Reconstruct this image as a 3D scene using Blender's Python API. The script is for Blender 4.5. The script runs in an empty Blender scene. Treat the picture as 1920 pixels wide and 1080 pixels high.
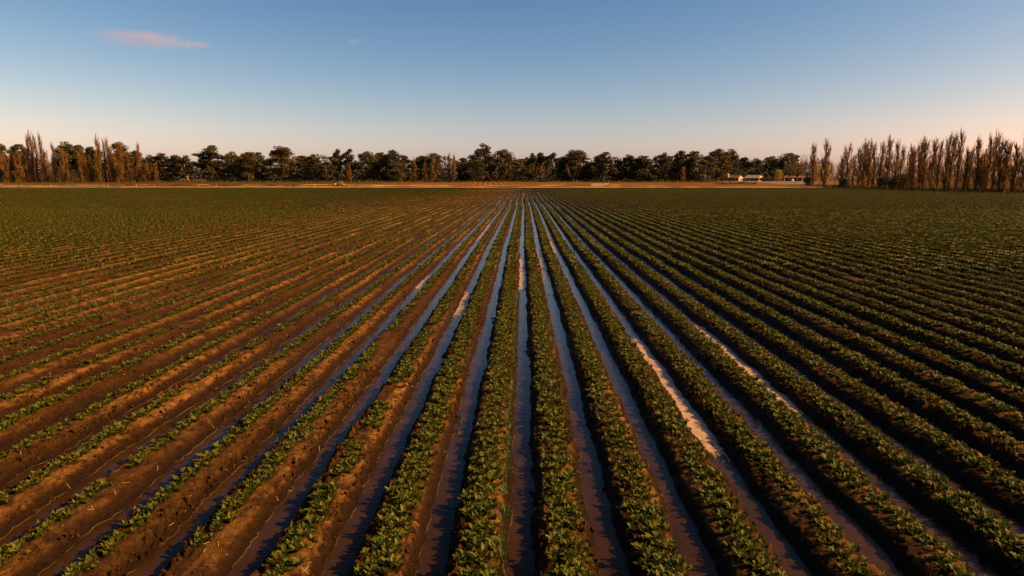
import bpy, math, random
import numpy as np
from mathutils import Vector, Matrix

random.seed(11)
rng = np.random.default_rng(11)
R = math.radians
scene = bpy.context.scene
COL = scene.collection

# ------------------------------------------------------------------ camera
H = 3.78                      # camera height above the furrow water
F = 1280.0                    # focal length in pixels of the 1920 px photograph
PITCH = math.atan((540 - 334) / F)
YAW = math.atan((982 - 960) / F)     # the rows run along +Y, slightly right of the image centre
cam_d = bpy.data.cameras.new('camera')
cam = bpy.data.objects.new('camera', cam_d)
COL.objects.link(cam)
cam_d.sensor_width = 36.0
cam_d.lens = 36.0 * F / 1920.0
cam_d.clip_start = 0.1
cam_d.clip_end = 60000
cam.location = (0, 0, H)
cam.rotation_euler = (R(90) - PITCH, 0, YAW)
scene.camera = cam

# ------------------------------------------------------------------ sky and sun
SUN_EL, SUN_AZ = R(33), R(99)        # azimuth clockwise from +Y: the sun stands to the right
world = bpy.data.worlds.new('World')
scene.world = world
world.use_nodes = True
wn = world.node_tree
bg = wn.nodes['Background']
sky = wn.nodes.new('ShaderNodeTexSky')
sky.sky_type = 'NISHITA'
sky.sun_disc = False
sky.sun_elevation = SUN_EL
sky.sun_rotation = SUN_AZ
sky.air_density = 0.8
sky.dust_density = 1.1
sky.ozone_density = 2.0
sky.altitude = 0
# one colour grade over the whole sky, as the photograph's processing gives it (the same for every direction)
sep = wn.nodes.new('ShaderNodeSeparateColor'); com = wn.nodes.new('ShaderNodeCombineColor')
wn.links.new(sky.outputs[0], sep.inputs[0])
for k, (gam, gain) in enumerate(((2.00, 0.54), (1.44, 0.69), (0.98, 1.15))):
    pw = wn.nodes.new('ShaderNodeMath'); pw.operation = 'POWER'; pw.inputs[1].default_value = gam
    ml = wn.nodes.new('ShaderNodeMath'); ml.operation = 'MULTIPLY'; ml.inputs[1].default_value = gain
    wn.links.new(sep.outputs[k], pw.inputs[0]); wn.links.new(pw.outputs[0], ml.inputs[0]); wn.links.new(ml.outputs[0], com.inputs[k])
wn.links.new(com.outputs[0], bg.inputs[0])
bg.inputs[1].default_value = 0.05

sun_d = bpy.data.lights.new('sun', 'SUN')
sun_d.energy = 4.6
sun_d.color = (1.0, 0.65, 0.27)
sun_d.angle = R(0.6)
sun = bpy.data.objects.new('sun', sun_d)
COL.objects.link(sun)
sd = Vector((math.sin(SUN_AZ) * math.cos(SUN_EL), math.cos(SUN_AZ) * math.cos(SUN_EL), math.sin(SUN_EL)))
sun.rotation_euler = sd.to_track_quat('Z', 'Y').to_euler()
sun.location = (60, -10, 40)

vs = scene.view_settings
vs.view_transform = 'Standard'
vs.look = 'None'
vs.gamma = 1.0
vs.use_curve_mapping = False
vs.exposure = 1.0
scene.cycles.max_bounces = 6
scene.cycles.transparent_max_bounces = 8
scene.cycles.volume_step_rate = 1.0

# ------------------------------------------------------------------ pixel helpers
CM = cam.rotation_euler.to_matrix()


def ray(px, py):
    return CM @ Vector(((px - 960) / F, (540 - py) / F, -1.0))


def at(px, py, Y):
    """world point on the sight line of pixel (px, py) at world distance Y"""
    d = ray(px, py)
    return Vector((0, 0, H)) + d * (Y / d.y)


def y2Y(py, px=982, z=0.0):
    d = ray(px, py)
    return d.y * (z - H) / d.z


def gz(Y):
    """rise of the land behind the field"""
    return float(np.interp(Y, [272, 300, 400, 450, 700], [0, 0.35, 1.5, 1.6, 3.2]))


# ------------------------------------------------------------------ noise
def _hash(ix, iy, seed):
    n = (ix.astype(np.int64) * 374761393 + iy.astype(np.int64) * 668265263 + seed * 1274126177) & 0xFFFFFFFF
    n = ((n ^ (n >> 13)) * 1274126177) & 0xFFFFFFFF
    n = (n ^ (n >> 16)) & 0xFFFFFF
    return n / float(0xFFFFFF)


def vnoise(x, y, seed=0):
    x = np.asarray(x, float); y = np.asarray(y, float)
    ix = np.floor(x); iy = np.floor(y)
    fx = x - ix; fy = y - iy
    fx = fx * fx * (3 - 2 * fx); fy = fy * fy * (3 - 2 * fy)
    a = _hash(ix, iy, seed); b = _hash(ix + 1, iy, seed)
    c = _hash(ix, iy + 1, seed); d = _hash(ix + 1, iy + 1, seed)
    return (a + (b - a) * fx + (c - a) * fy + (a - b - c + d) * fx * fy) * 2 - 1


def fbm(x, y, seed=0, octv=4, gain=0.5):
    s = 0; a = 1.0; t = 0
    for k in range(octv):
        s = s + a * vnoise(x, y, seed + k * 17); t += a
        x = x * 2.03 + 5.1; y = y * 2.03 + 9.7; a *= gain
    return s / t


# ------------------------------------------------------------------ mesh helpers
class MB:
    """collects triangles / quads with an optional tint per vertex"""
    def __init__(self):
        self.v = []; self.f = []; self.t = []

    def add(self, verts, faces, tint=0.5):
        o = len(self.v)
        self.v.extend([tuple(p) for p in verts])
        self.f.extend([tuple(i + o for i in q) for q in faces])
        self.t.extend([tint] * len(verts))

    def box(self, c, s, rot=0.0, tint=0.5):
        cx, cy, cz = c; sx, sy, sz = [k / 2 for k in s]
        cr, sr = math.cos(rot), math.sin(rot)
        P = []
        for z in (-sz, sz):
            for x, y in ((-sx, -sy), (sx, -sy), (sx, sy), (-sx, sy)):
                P.append((cx + x * cr - y * sr, cy + x * sr + y * cr, cz + z))
        self.add(P, [(3, 2, 1, 0), (4, 5, 6, 7), (0, 1, 5, 4), (1, 2, 6, 5), (2, 3, 7, 6), (3, 0, 4, 7)], tint)

    def tube(self, pts, rad, n=5, tint=0.5, cap=True):
        pts = [Vector(p) for p in pts]
        V = []; Fc = []
        for i, p in enumerate(pts):
            d = (pts[min(i + 1, len(pts) - 1)] - pts[max(i - 1, 0)]).normalized()
            a = d.orthogonal().normalized() if abs(d.z) < 0.99 else Vector((1, 0, 0))
            if abs(d.z) >= 0.2:
                a = Vector((1, 0, 0)); a = (a - d * a.dot(d)).normalized()
            b = d.cross(a)
            for k in range(n):
                an = 2 * math.pi * k / n
                V.append(p + (a * math.cos(an) + b * math.sin(an)) * rad[i])
        for i in range(len(pts) - 1):
            for k in range(n):
                Fc.append((i * n + k, i * n + (k + 1) % n, (i + 1) * n + (k + 1) % n, (i + 1) * n + k))
        if cap:
            Fc.append(tuple(range((len(pts) - 1) * n, len(pts) * n)))
            Fc.append(tuple(reversed(range(n))))
        self.add(V, Fc, tint)

    def mesh(self, name, mat, smooth=False):
        m = bpy.data.meshes.new(name)
        m.from_pydata(self.v, [], self.f)
        m.materials.append(mat)
        at_ = m.attributes.new('tint', 'FLOAT', 'POINT')
        at_.data.foreach_set('value', np.array(self.t, np.float32))
        if smooth:
            m.polygons.foreach_set('use_smooth', [True] * len(m.polygons))
        m.update()
        return m

    def build(self, name, mat, parent=None, smooth=False):
        o = bpy.data.objects.new(name, self.mesh(name, mat, smooth))
        COL.objects.link(o)
        o.parent = parent
        return o


def np_mesh(name, V, Q, mat, attrs=None, smooth=True, T=None):
    m = bpy.data.meshes.new(name)
    m.vertices.add(len(V)); m.vertices.foreach_set('co', V.astype(np.float32).ravel())
    nq = len(Q)
    m.loops.add(nq * 4); m.loops.foreach_set('vertex_index', Q.astype(np.int32).ravel())
    m.polygons.add(nq)
    m.polygons.foreach_set('loop_start', np.arange(0, nq * 4, 4, dtype=np.int32))
    try:
        m.polygons.foreach_set('loop_total', np.full(nq, 4, np.int32))
    except Exception:
        pass
    m.polygons.foreach_set('use_smooth', np.full(nq, smooth, bool))
    for k, a in (attrs or {}).items():
        t = m.attributes.new(k, 'FLOAT', 'POINT')
        t.data.foreach_set('value', a.astype(np.float32).ravel())
    m.materials.append(mat)
    m.update(calc_edges=True)
    m.validate()
    return m


def link(name, mesh, parent=None):
    o = bpy.data.objects.new(name, mesh)
    COL.objects.link(o)
    o.parent = parent
    return o


def empty(name, loc, rz=0.0, s=(1, 1, 1)):
    o = bpy.data.objects.new(name, None)
    COL.objects.link(o)
    o.location = loc; o.rotation_euler = (0, 0, rz); o.scale = s
    o.empty_display_size = 0.2
    return o


def tag(o, label=None, cat=None, group=None, kind=None):
    if label: o['label'] = label
    if cat: o['category'] = cat
    if group: o['group'] = group
    if kind: o['kind'] = kind
    return o


def grid_quads(nx, ny, off=0):
    i = np.arange(nx - 1)[None, :]; j = np.arange(ny - 1)[:, None]
    a = j * nx + i + off
    return np.stack([a, a + 1, a + nx + 1, a + nx], -1).reshape(-1, 4)


# ------------------------------------------------------------------ materials
def new_mat(name):
    m = bpy.data.materials.new(name); m.use_nodes = True
    nt = m.node_tree
    return m, nt, nt.nodes['Principled BSDF']


class NT:
    def __init__(self, nt): self.nt = nt

    def n(self, t, **kw):
        nd = self.nt.nodes.new(t)
        for k, v in kw.items(): setattr(nd, k, v)
        return nd

    def l(self, a, b): self.nt.links.new(a, b)

    def noise(self, scale, detail=4, rough=0.55, vec=None, out='Fac'):
        nd = self.n('ShaderNodeTexNoise'); nd.inputs['Scale'].default_value = scale
        nd.inputs['Detail'].default_value = detail; nd.inputs['Roughness'].default_value = rough
        if vec is not None: self.l(vec, nd.inputs['Vector'])
        return nd.outputs[out]

    def mapr(self, v, a, b, c=0.0, d=1.0, smooth=False):
        nd = self.n('ShaderNodeMapRange')
        if smooth: nd.interpolation_type = 'SMOOTHSTEP'
        self.l(v, nd.inputs[0])
        for i, x in enumerate((a, b, c, d)): nd.inputs[i + 1].default_value = x
        return nd.outputs[0]

    def mix(self, fac, a, b):
        nd = self.n('ShaderNodeMix', data_type='RGBA')
        if isinstance(fac, (int, float)): nd.inputs[0].default_value = fac
        else: self.l(fac, nd.inputs[0])
        for s, x in ((6, a), (7, b)):
            if isinstance(x, tuple): nd.inputs[s].default_value = (x[0] * 0.47, x[1] * 0.47, x[2] * 0.30, 1)
            else: self.l(x, nd.inputs[s])
        return nd.outputs[2]

    def math(self, op, a, b=None):
        nd = self.n('ShaderNodeMath', operation=op)
        for i, x in enumerate((a, b)):
            if x is None: continue
            if isinstance(x, (int, float)): nd.inputs[i].default_value = x
            else: self.l(x, nd.inputs[i])
        return nd.outputs[0]

    def attr(self, name):
        nd = self.n('ShaderNodeAttribute'); nd.attribute_name = name
        return nd.outputs['Fac']

    def pos(self):
        return self.n('ShaderNodeNewGeometry').outputs['Position']

    def bump(self, h, strength, dist, bsdf):
        nd = self.n('ShaderNodeBump'); nd.inputs['Strength'].default_value = strength
        nd.inputs['Distance'].default_value = dist
        self.l(h, nd.inputs['Height']); self.l(nd.outputs[0], bsdf.inputs['Normal'])


def plain(name, c1, c2, scale=1.0, rough=0.9, bump=0.0, bscale=None, dist=0.02, spec=0.08, detail=5):
    m, nt, b = new_mat(name); g = NT(nt)
    p = g.pos()
    f = g.mapr(g.noise(scale, detail, 0.6, p), 0.3, 0.7)
    g.l(g.mix(f, c1, c2), b.inputs['Base Color'])
    b.inputs['Roughness'].default_value = rough
    b.inputs['Specular IOR Level'].default_value = spec
    if bump: g.bump(g.noise(bscale or scale * 4, 6, 0.65, p), bump, dist, b)
    return m


def leaf_mat(name, dark, light, brown, transl=0.3, rough=0.5, spec=0.35, patchy=False):
    m, nt, b = new_mat(name); g = NT(nt)
    t = g.attr('tint')
    oi = g.n('ShaderNodeObjectInfo').outputs['Random']
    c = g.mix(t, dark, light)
    c = g.mix(g.mapr(oi, 0.55, 1.0, 0.0, 0.55), c, brown)
    if patchy:      # weaker, browner growth in patches of the field
        c = g.mix(g.mapr(g.noise(0.07, 4, .6, g.pos()), .42, .70, 0, .55), c, brown)
    g.l(c, b.inputs['Base Color'])
    b.inputs['Roughness'].default_value = rough
    b.inputs['Specular IOR Level'].default_value = spec
    tr = g.n('ShaderNodeBsdfTranslucent'); g.l(c, tr.inputs[0])
    ms = g.n('ShaderNodeMixShader'); ms.inputs[0].default_value = transl
    g.l(b.outputs[0], ms.inputs[1]); g.l(tr.outputs[0], ms.inputs[2])
    g.l(ms.outputs[0], nt.nodes['Material Output'].inputs[0])
    return m


def soil_mat():
    m, nt, b = new_mat('field_soil'); g = NT(nt)
    p = g.pos()
    big = g.mapr(g.noise(0.55, 4, 0.6, p), 0.35, 0.65)
    fine = g.mapr(g.noise(14, 8, 0.78, p), 0.36, 0.60)
    c = g.mix(big, (0.125, 0.052, 0.012), (0.185, 0.080, 0.019))
    c = g.mix(g.math('MULTIPLY', fine, 0.9), c, (0.038, 0.015, 0.006))
    cr = g.math('MULTIPLY', g.attr('crust'), g.mapr(g.noise(5.0, 5, 0.65, p), 0.38, 0.62))
    c = g.mix(g.math('MULTIPLY', cr, 0.9), c, (0.62, 0.30, 0.09))
    wet = g.attr('wet')
    c = g.mix(g.math('MULTIPLY', wet, 0.85), c, (0.036, 0.017, 0.008))
    # pale line along the water's edge: wet sheen painted into the soil colour
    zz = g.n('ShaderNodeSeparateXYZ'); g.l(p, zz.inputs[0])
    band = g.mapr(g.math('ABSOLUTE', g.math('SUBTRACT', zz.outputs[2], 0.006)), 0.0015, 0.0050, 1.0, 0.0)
    sc = g.math('MULTIPLY', g.math('MULTIPLY', g.attr('shore_sheen'), band), g.mapr(g.noise(2.2, 3, 0.6, p), 0.42, 0.58, 0.05, 0.8))
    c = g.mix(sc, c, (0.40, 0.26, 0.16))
    g.l(c, b.inputs['Base Color'])
    g.l(g.mapr(wet, 0, 1, 0.95, 0.55), b.inputs['Roughness'])
    b.inputs['Specular IOR Level'].default_value = 0.08
    h = g.math('ADD', g.noise(45, 6, 0.7, p), g.math('MULTIPLY', g.noise(14, 4, 0.6, p), 1.6))
    g.bump(h, 1.0, 0.06, b)
    return m


def water_mat():
    m, nt, b = new_mat('muddy_water'); g = NT(nt)
    p = g.pos()
    f = g.mapr(g.noise(1.1, 4, 0.6, p), 0.35, 0.65)
    g.l(g.mix(f, (0.050, 0.022, 0.006), (0.085, 0.038, 0.011)), b.inputs['Base Color'])
    b.inputs['Roughness'].default_value = 0.05
    b.inputs['IOR'].default_value = 1.19
    b.inputs['Specular Tint'].default_value = (1.0, 0.80, 0.46, 1)
    mp = g.n('ShaderNodeMapping'); mp.inputs['Scale'].default_value = (4.0, 22.0, 1.0); g.l(p, mp.inputs[0])
    h = g.noise(1.0, 3, 0.6, mp.outputs[0])
    g.bump(h, 0.35, 0.014, b)
    return m


def film_mat():
    m, nt, b = new_mat('tan_film'); g = NT(nt)
    p = g.pos()
    mp = g.n('ShaderNodeMapping'); mp.inputs['Scale'].default_value = (9.0, 4.0, 1.0); g.l(p, mp.inputs[0])
    f = g.mapr(g.noise(1.0, 6, 0.65, mp.outputs[0]), 0.33, 0.68)
    g.l(g.mix(f, (1.0, 0.70, 0.50), (0.62, 0.36, 0.22)), b.inputs['Base Color'])
    b.inputs['Roughness'].default_value = 0.4
    g.bump(g.noise(60, 5, 0.6, p), 0.4, 0.01, b)
    # the film breaks up towards its ends and in streaks along the flow
    mp2 = g.n('ShaderNodeMapping'); mp2.inputs['Scale'].default_value = (16.0, 3.0, 1.0); g.l(p, mp2.inputs[0])
    n2 = g.noise(1.0, 6, 0.7, mp2.outputs[0])
    al = g.mapr(g.math('ADD', g.attr('fade'), g.math('MULTIPLY', g.math('SUBTRACT', n2, 0.5), 1.9)), 0.35, 0.6)
    g.l(al, b.inputs['Alpha'])
    return m


M = {}
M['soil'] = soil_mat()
M['water'] = water_mat()
M['film'] = film_mat()
M['ground'] = plain('far_ground', (0.10, 0.075, 0.035), (0.15, 0.10, 0.045), 0.02, bump=0.4, bscale=1.5, dist=0.2)
M['track'] = plain('pale_track', (1.25, 0.76, 0.40), (0.60, 0.30, 0.10), 0.22, bump=0.5, bscale=2.0, dist=0.15)
M['fallow'] = plain('fallow_soil', (0.20, 0.084, 0.004), (0.32, 0.140, 0.008), 0.02, bump=0.5, bscale=1.2, dist=0.2)
M['weedy'] = plain('weedy_soil', (0.115, 0.070, 0.006), (0.17, 0.092, 0.010), 0.03, bump=0.5, bscale=1.2, dist=0.2)
M['stubble'] = plain('grey_stubble', (0.30, 0.20, 0.24), (0.38, 0.26, 0.30), 0.2, bump=0.5, bscale=2, dist=0.1)
M['canola'] = plain('canola_bloom', (1.1, 0.84, 0.06), (0.9, 0.7, 0.08), 0.3)
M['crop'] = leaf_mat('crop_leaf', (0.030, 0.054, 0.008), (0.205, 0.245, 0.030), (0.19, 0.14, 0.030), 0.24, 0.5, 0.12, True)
M['weed'] = leaf_mat('weed_leaf', (0.09, 0.13, 0.02), (0.18, 0.21, 0.04), (0.2, 0.15, 0.05), 0.3)
M['gum'] = leaf_mat('gum_leaf', (0.045, 0.046, 0.017), (0.18, 0.145, 0.050), (0.20, 0.125, 0.050), 0.16, 0.6, 0.25)
M['dark_leaf'] = leaf_mat('dark_shrub_leaf', (0.030, 0.034, 0.013), (0.11, 0.092, 0.032), (0.13, 0.08, 0.03), 0.1, 0.6, 0.2)
M['grass'] = leaf_mat('verge_grass', (0.055, 0.075, 0.016), (0.12, 0.13, 0.03), (0.15, 0.10, 0.03), 0.2, 0.7, 0.2)
M['willow'] = leaf_mat('yellow_willow_leaf', (0.42, 0.32, 0.05), (0.75, 0.56, 0.08), (0.6, 0.42, 0.08), 0.3)
M['twig'] = leaf_mat('poplar_twig', (0.30, 0.150, 0.050), (0.62, 0.33, 0.11), (0.48, 0.26, 0.10), 0.3, 0.8, 0.2)
M['redtwig'] = leaf_mat('bare_shrub_twig', (0.20, 0.11, 0.07), (0.36, 0.20, 0.12), (0.26, 0.16, 0.10), 0.2, 0.8, 0.2)
M['pbark'] = plain('poplar_bark', (0.12, 0.075, 0.045), (0.22, 0.14, 0.09), 1.5)
M['gbark'] = plain('gum_bark', (0.46, 0.36, 0.36), (0.70, 0.56, 0.55), 0.8)
M['clod'] = plain('clod_soil', (0.10, 0.045, 0.019), (0.05, 0.022, 0.010), 12, bump=0.6, bscale=50, dist=0.01)
M['straw'] = plain('straw', (0.55, 0.40, 0.22), (0.42, 0.30, 0.16), 3)
M['cream'] = plain('cream_wall', (1.15, 0.92, 0.90), (0.98, 0.78, 0.78), 0.8, bump=0.2, bscale=6)
M['roof_grey'] = plain('iron_roof', (0.62, 0.52, 0.62), (0.5, 0.42, 0.5), 0.5, rough=0.6)
M['roof_rust'] = plain('rusty_roof', (0.32, 0.18, 0.12), (0.24, 0.15, 0.11), 0.6, rough=0.7)
M['dark'] = plain('dark_glass', (0.02, 0.018, 0.016), (0.03, 0.026, 0.022), 1.0, rough=0.25, spec=0.5)
M['brown'] = plain('brown_board', (0.12, 0.07, 0.04), (0.17, 0.10, 0.06), 1.0)
M['white'] = plain('white_paint', (1.5, 1.42, 1.6), (1.3, 1.22, 1.4), 2.0, rough=0.6)
M['yellow'] = plain('yellow_paint', (1.15, 0.60, 0.05), (1.0, 0.5, 0.04), 2.0, rough=0.4)
M['tyre'] = plain('tyre_rubber', (0.03, 0.028, 0.026), (0.05, 0.04, 0.035), 5)
M['concrete'] = plain('pale_concrete', (1.1, 0.85, 0.80), (0.9, 0.68, 0.62), 1.2, bump=0.2)
M['outlet'] = plain('weathered_concrete', (0.62, 0.44, 0.30), (0.45, 0.31, 0.2), 1.2)
M['steel'] = plain('grey_steel', (0.25, 0.22, 0.2), (0.18, 0.16, 0.15), 2, rough=0.5)

# ------------------------------------------------------------------ field relief
S = 0.90                                   # row spacing
WET = set(range(-7, 8))                    # furrows that hold water
X_END, Y_END = 124.0, 268.5
PT = np.array([-.45, -.36, -.30, -.25, -.135, -.07, .04, .095, .165, .225, .33, .45])
PZ = np.array([.160, .156, .142, .105, -.020, -.050, -.050, -.020, .100, .140, .158, .160])


def wander(y):
    return 0.055 * vnoise(y * 0.13, y * 0 + 3.3, 5) + 0.20 * vnoise(y * 0.025, y * 0 + 1.3, 6) * np.clip(y / 40, 0, 1)


def relief(x, y):
    x = np.asarray(x, float); y = np.asarray(y, float)
    xs = x - wander(y)
    i = np.floor(xs / S + 0.5)
    t = xs - i * S
    # waterline wanders a little, each bank on its own
    side = np.where(t < 0, 1.0, 2.0)
    w = vnoise(y * 0.9, i * 3.1 + side * 1.7, 21) * 0.034 + vnoise(y * 4.5, i * 3.1 + side * 1.7, 22) * 0.030 + vnoise(y * 12, i * 3.1 + side * 1.7, 23) * 0.012
    tt = t + np.where(np.abs(t) < .36, w, 0)
    z = np.interp(tt, PT, PZ)
    # dry furrows to the left are shallower
    drym = np.clip((-i - 6) / 3.0, 0, 1)
    z = np.where(z < .1, z + drym * (.1 - z) * .30, z)
    z = z + 0.012 * fbm(x * 2.2, y * 1.6, 31, 3)
    flank = np.clip(1 - np.abs(np.abs(t) - .24) / .11, 0, 1)
    rough = np.clip(0.5 + 0.9 * vnoise(y * .35, i * 2.7 + side, 41), 0.15, 1.4)
    cl = np.abs(fbm(x * 13, y * 11, 51, 3, 0.6))
    z = z + flank * rough * (cl * 0.23 - .05)
    z = z + 0.026 * fbm(x * 11, y * 11, 61, 2, .7) + np.where(y < 16, .016, 0) * fbm(x * 23, y * 21, 63, 2, .8) * np.clip(z / .06, .2, 1)
    # silt bars that lift the floor of some furrows out of the water on the left
    bar = np.clip(vnoise(y * 0.22, i * 5.3, 71) - .15, 0, 1) * np.clip((-i - 3) / 3.0, 0, 1)
    bar = bar + 1.5 * np.clip(vnoise(y * .5, i * 9.1 + np.floor(t * 9), 73) - .52, 0, 1)      # small mud bars in every furrow
    z = z + np.where(np.abs(t) < .18, bar * .055 * (1 + .8 * fbm(x * 9, y * 7, 75, 2)), 0)
    # tyre treads pressed into some dry furrows
    tread = np.isin(i, (-8, -9, -12, -13)) & (t > -.30) & (t < -.02)
    z = z + np.where(tread, np.clip(np.sin((y + 0.4 * t) * 2 * math.pi / .17), -.3, .6) * .018, 0)
    isw = np.isin(i, list(WET))
    wet = np.where(isw, np.clip(1.5 - z / .085, 0, 1), np.clip(1.3 - z / .09, 0, 1) * np.clip(1 - drym * .4, 0, 1))
    shore_sheen = np.where(isw & (t < .0), 1.0, 0)
    crust = np.clip((z - .105) / .03, 0, 1) * np.where(t < 0, 1.0, .45) * np.clip(.55 + .9 * vnoise(y * .25, i * 4.1, 91), .1, 1)
    return z, wet, shore_sheen, crust


Vs, Qs, A1, A2, A3 = [], [], [], [], []
off = 0
for (x0, x1, y0, y1, dx, dy) in ((-14.0, 14.0, 3.2, 13.0, .022, .033), (-31, 31, 13.0, 32.0, .06, .12),
                                 (-76.5, 76.5, 32.0, 85.0, .1125, .5), (-240.3, X_END, 85.0, Y_END, .225, 3.0)):
    xs = np.arange(x0, x1 + dx * .5, dx); ys = np.linspace(y0, y1, int(round((y1 - y0) / dy)) + 1)
    XX, YY = np.meshgrid(xs, ys)
    z, w, sc, cr = relief(XX, YY)
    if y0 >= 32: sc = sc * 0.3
    Vs.append(np.stack([XX, YY, z], -1).reshape(-1, 3)); Qs.append(grid_quads(len(xs), len(ys), off)); off += XX.size
    A1.append(w.ravel()); A2.append(sc.ravel()); A3.append(cr.ravel())
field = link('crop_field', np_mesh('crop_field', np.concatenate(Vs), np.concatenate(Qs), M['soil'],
             {'wet': np.concatenate(A1), 'shore_sheen': np.concatenate(A2), 'crust': np.concatenate(A3)}))
tag(field, 'brown soil of the crop field raised in long straight beds', kind='structure')

# land around and behind the field, one sheet out to the horizon
gx = np.array([-16000, -6000, -2500, -1200, -700, -500, -420, -400, -300, -200, -100, 0, 60, 110, 122.5, 124.2, 160, 250, 420, 700, 1200, 2500, 6000, 16000], float)
gy = np.array([-16000, -3000, -600, -120, -60, -20, 100, 200, 264, 267.5, 272, 285, 300, 320, 340, 360, 380, 400, 420, 450, 500, 560, 630, 700, 1200, 3000, 8000, 20000], float)
XX, YY = np.meshgrid(gx, gy)
ZZ = np.vectorize(gz)(YY)
ins = (XX > -405) & (XX < 123) & (YY < 268) & (YY > -70)
ZZ = np.where(ins, -.32, ZZ)
g_o = link('ground', np_mesh('ground', np.stack([XX, YY, ZZ], -1).reshape(-1, 3), grid_quads(len(gx), len(gy)), M['ground'], smooth=False))
tag(g_o, 'flat farmland around and behind the crop field', kind='structure')


def sheet(name, x0, x1, y0, y1, nx, ny, mat, lift=0.004, amp=0.0, sc=0.2, edge=0.0, label=None, ridge=None):
    xs = np.linspace(x0, x1, nx); v = np.linspace(0, 1, ny)
    XX, VV = np.meshgrid(xs, v)
    e0 = y0 + edge * fbm(xs * .05, xs * 0 + 2, 3, 4); e1 = y1 + edge * 2 * fbm(xs * .04, xs * 0 + 8, 4, 4)
    YY = e0[None, :] * (1 - VV) + e1[None, :] * VV
    ZZ = np.vectorize(gz)(YY) + lift + amp * (0.5 + 0.5 * fbm(XX * sc, YY * sc, 9, 4))
    if ridge is not None: ZZ = ZZ + ridge(XX, YY)
    o = link(name, np_mesh(name, np.stack([XX, YY, ZZ], -1).reshape(-1, 3), grid_quads(nx, ny), mat))
    return tag(o, label, kind='structure')


def rid(X, Y):
    u = (X + (Y - 340) * 0.052) / 2.6
    c = X / Y * F                                    # only where the beds were drawn up
    m = np.clip(1 - np.abs((X + 18)) / 26.0, 0, 1)
    return 0.32 * m * np.abs(np.sin(u * math.pi)) * np.clip((Y - 296) / 6, 0, 1)


sheet('weedy_field', -420, -72, 284, 389, 200, 30, M['weedy'], 0.02, 0.25, 0.08, 2.0, 'olive-brown weedy field behind the track on the left')
sheet('fallow_field', -73.5, 128, 284, 389, 800, 40, M['fallow'], 0.03, 0.25, 0.08, 2.0,
      'bare orange-brown field behind the pale track', rid)
sheet('dirt_track', -420, 117, 270.5, 281, 300, 14, M['track'], 0.06, 0.25, 0.15, 2.0,
      'pale tan dirt track along the far end of the crop field')
sheet('channel_bank', -420, 60, 292.5, 295.5, 240, 8, M['track'], 0.10, 0.9, 0.10, 1.2,
      'low pale earth bank behind the dirt track')
sheet('stubble_field', 128, 215, 330, 462, 60, 30, M['stubble'], 0.03, 0.2, 0.1, 3.0,
      'purplish grey bare paddock in front of the farm houses')
cx0, cx1 = at(322, 334, 660).x, at(395, 334, 660).x
sheet('canola_field', cx0, cx1, 600, 690, 20, 8, M['canola'], 0.25, 0.2, 0.1, 2.0, 'strip of yellow canola seen between the far trunks')

# ------------------------------------------------------------------ water in the furrows
def ordn(n):
    return ['zeroth', 'first', 'second', 'third', 'fourth', 'fifth', 'sixth', 'seventh', 'eighth', 'ninth', 'tenth', 'eleventh', 'twelfth',
            'thirteenth', 'fourteenth', 'fifteenth', 'sixteenth', 'seventeenth', 'eighteenth', 'nineteenth', 'twentieth',
            'twenty-first', 'twenty-second', 'twenty-third', 'twenty-fourth', 'twenty-fifth', 'twenty-sixth', 'twenty-seventh',
            'twenty-eighth', 'twenty-ninth', 'thirtieth', 'thirty-first', 'thirty-second', 'thirty-third', 'thirty-fourth',
            'thirty-fifth', 'thirty-sixth', 'thirty-seventh', 'thirty-eighth', 'thirty-ninth', 'fortieth', 'forty-first', 'forty-second',
            'forty-third', 'forty-fourth', 'forty-fifth', 'forty-sixth', 'forty-seventh', 'forty-eighth', 'forty-ninth', 'fiftieth'][n]


def where(i):
    return 'the central furrow' if i == 0 else 'the %s furrow %s of centre' % (ordn(abs(i)), 'left' if i < 0 else 'right')


def strip(i, y0, y1, hw, z, jag=0.0, seed=0, step=1.0):
    ys = np.linspace(y0, y1, max(3, int((y1 - y0) / step) + 1)); us = np.linspace(-hw, hw, 9)
    UU, YY = np.meshgrid(us, ys)
    n = jag * fbm(us * 9, us * 0 + seed, seed, 3)
    fr = (YY - y0) / (y1 - y0)
    n2 = jag * fbm(us * 9, us * 0 + seed + 9, seed + 3, 3)
    YJ = YY + n[None, :] * (1 - fr) + n2[None, :] * fr
    XX = UU + i * S + wander(YJ)
    return np.stack([XX, YJ, np.full_like(XX, z)], -1).reshape(-1, 3), grid_quads(len(us), len(ys))


for i in sorted(WET):
    V, Q = strip(i, 3.3, Y_END - .3, 0.31, 0.0 if i > -5 else -0.006)
    tag(link('furrow_water', np_mesh('furrow_water', V, Q, M['water'])), 'muddy irrigation water in ' + where(i), 'water', None, 'structure')

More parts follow.
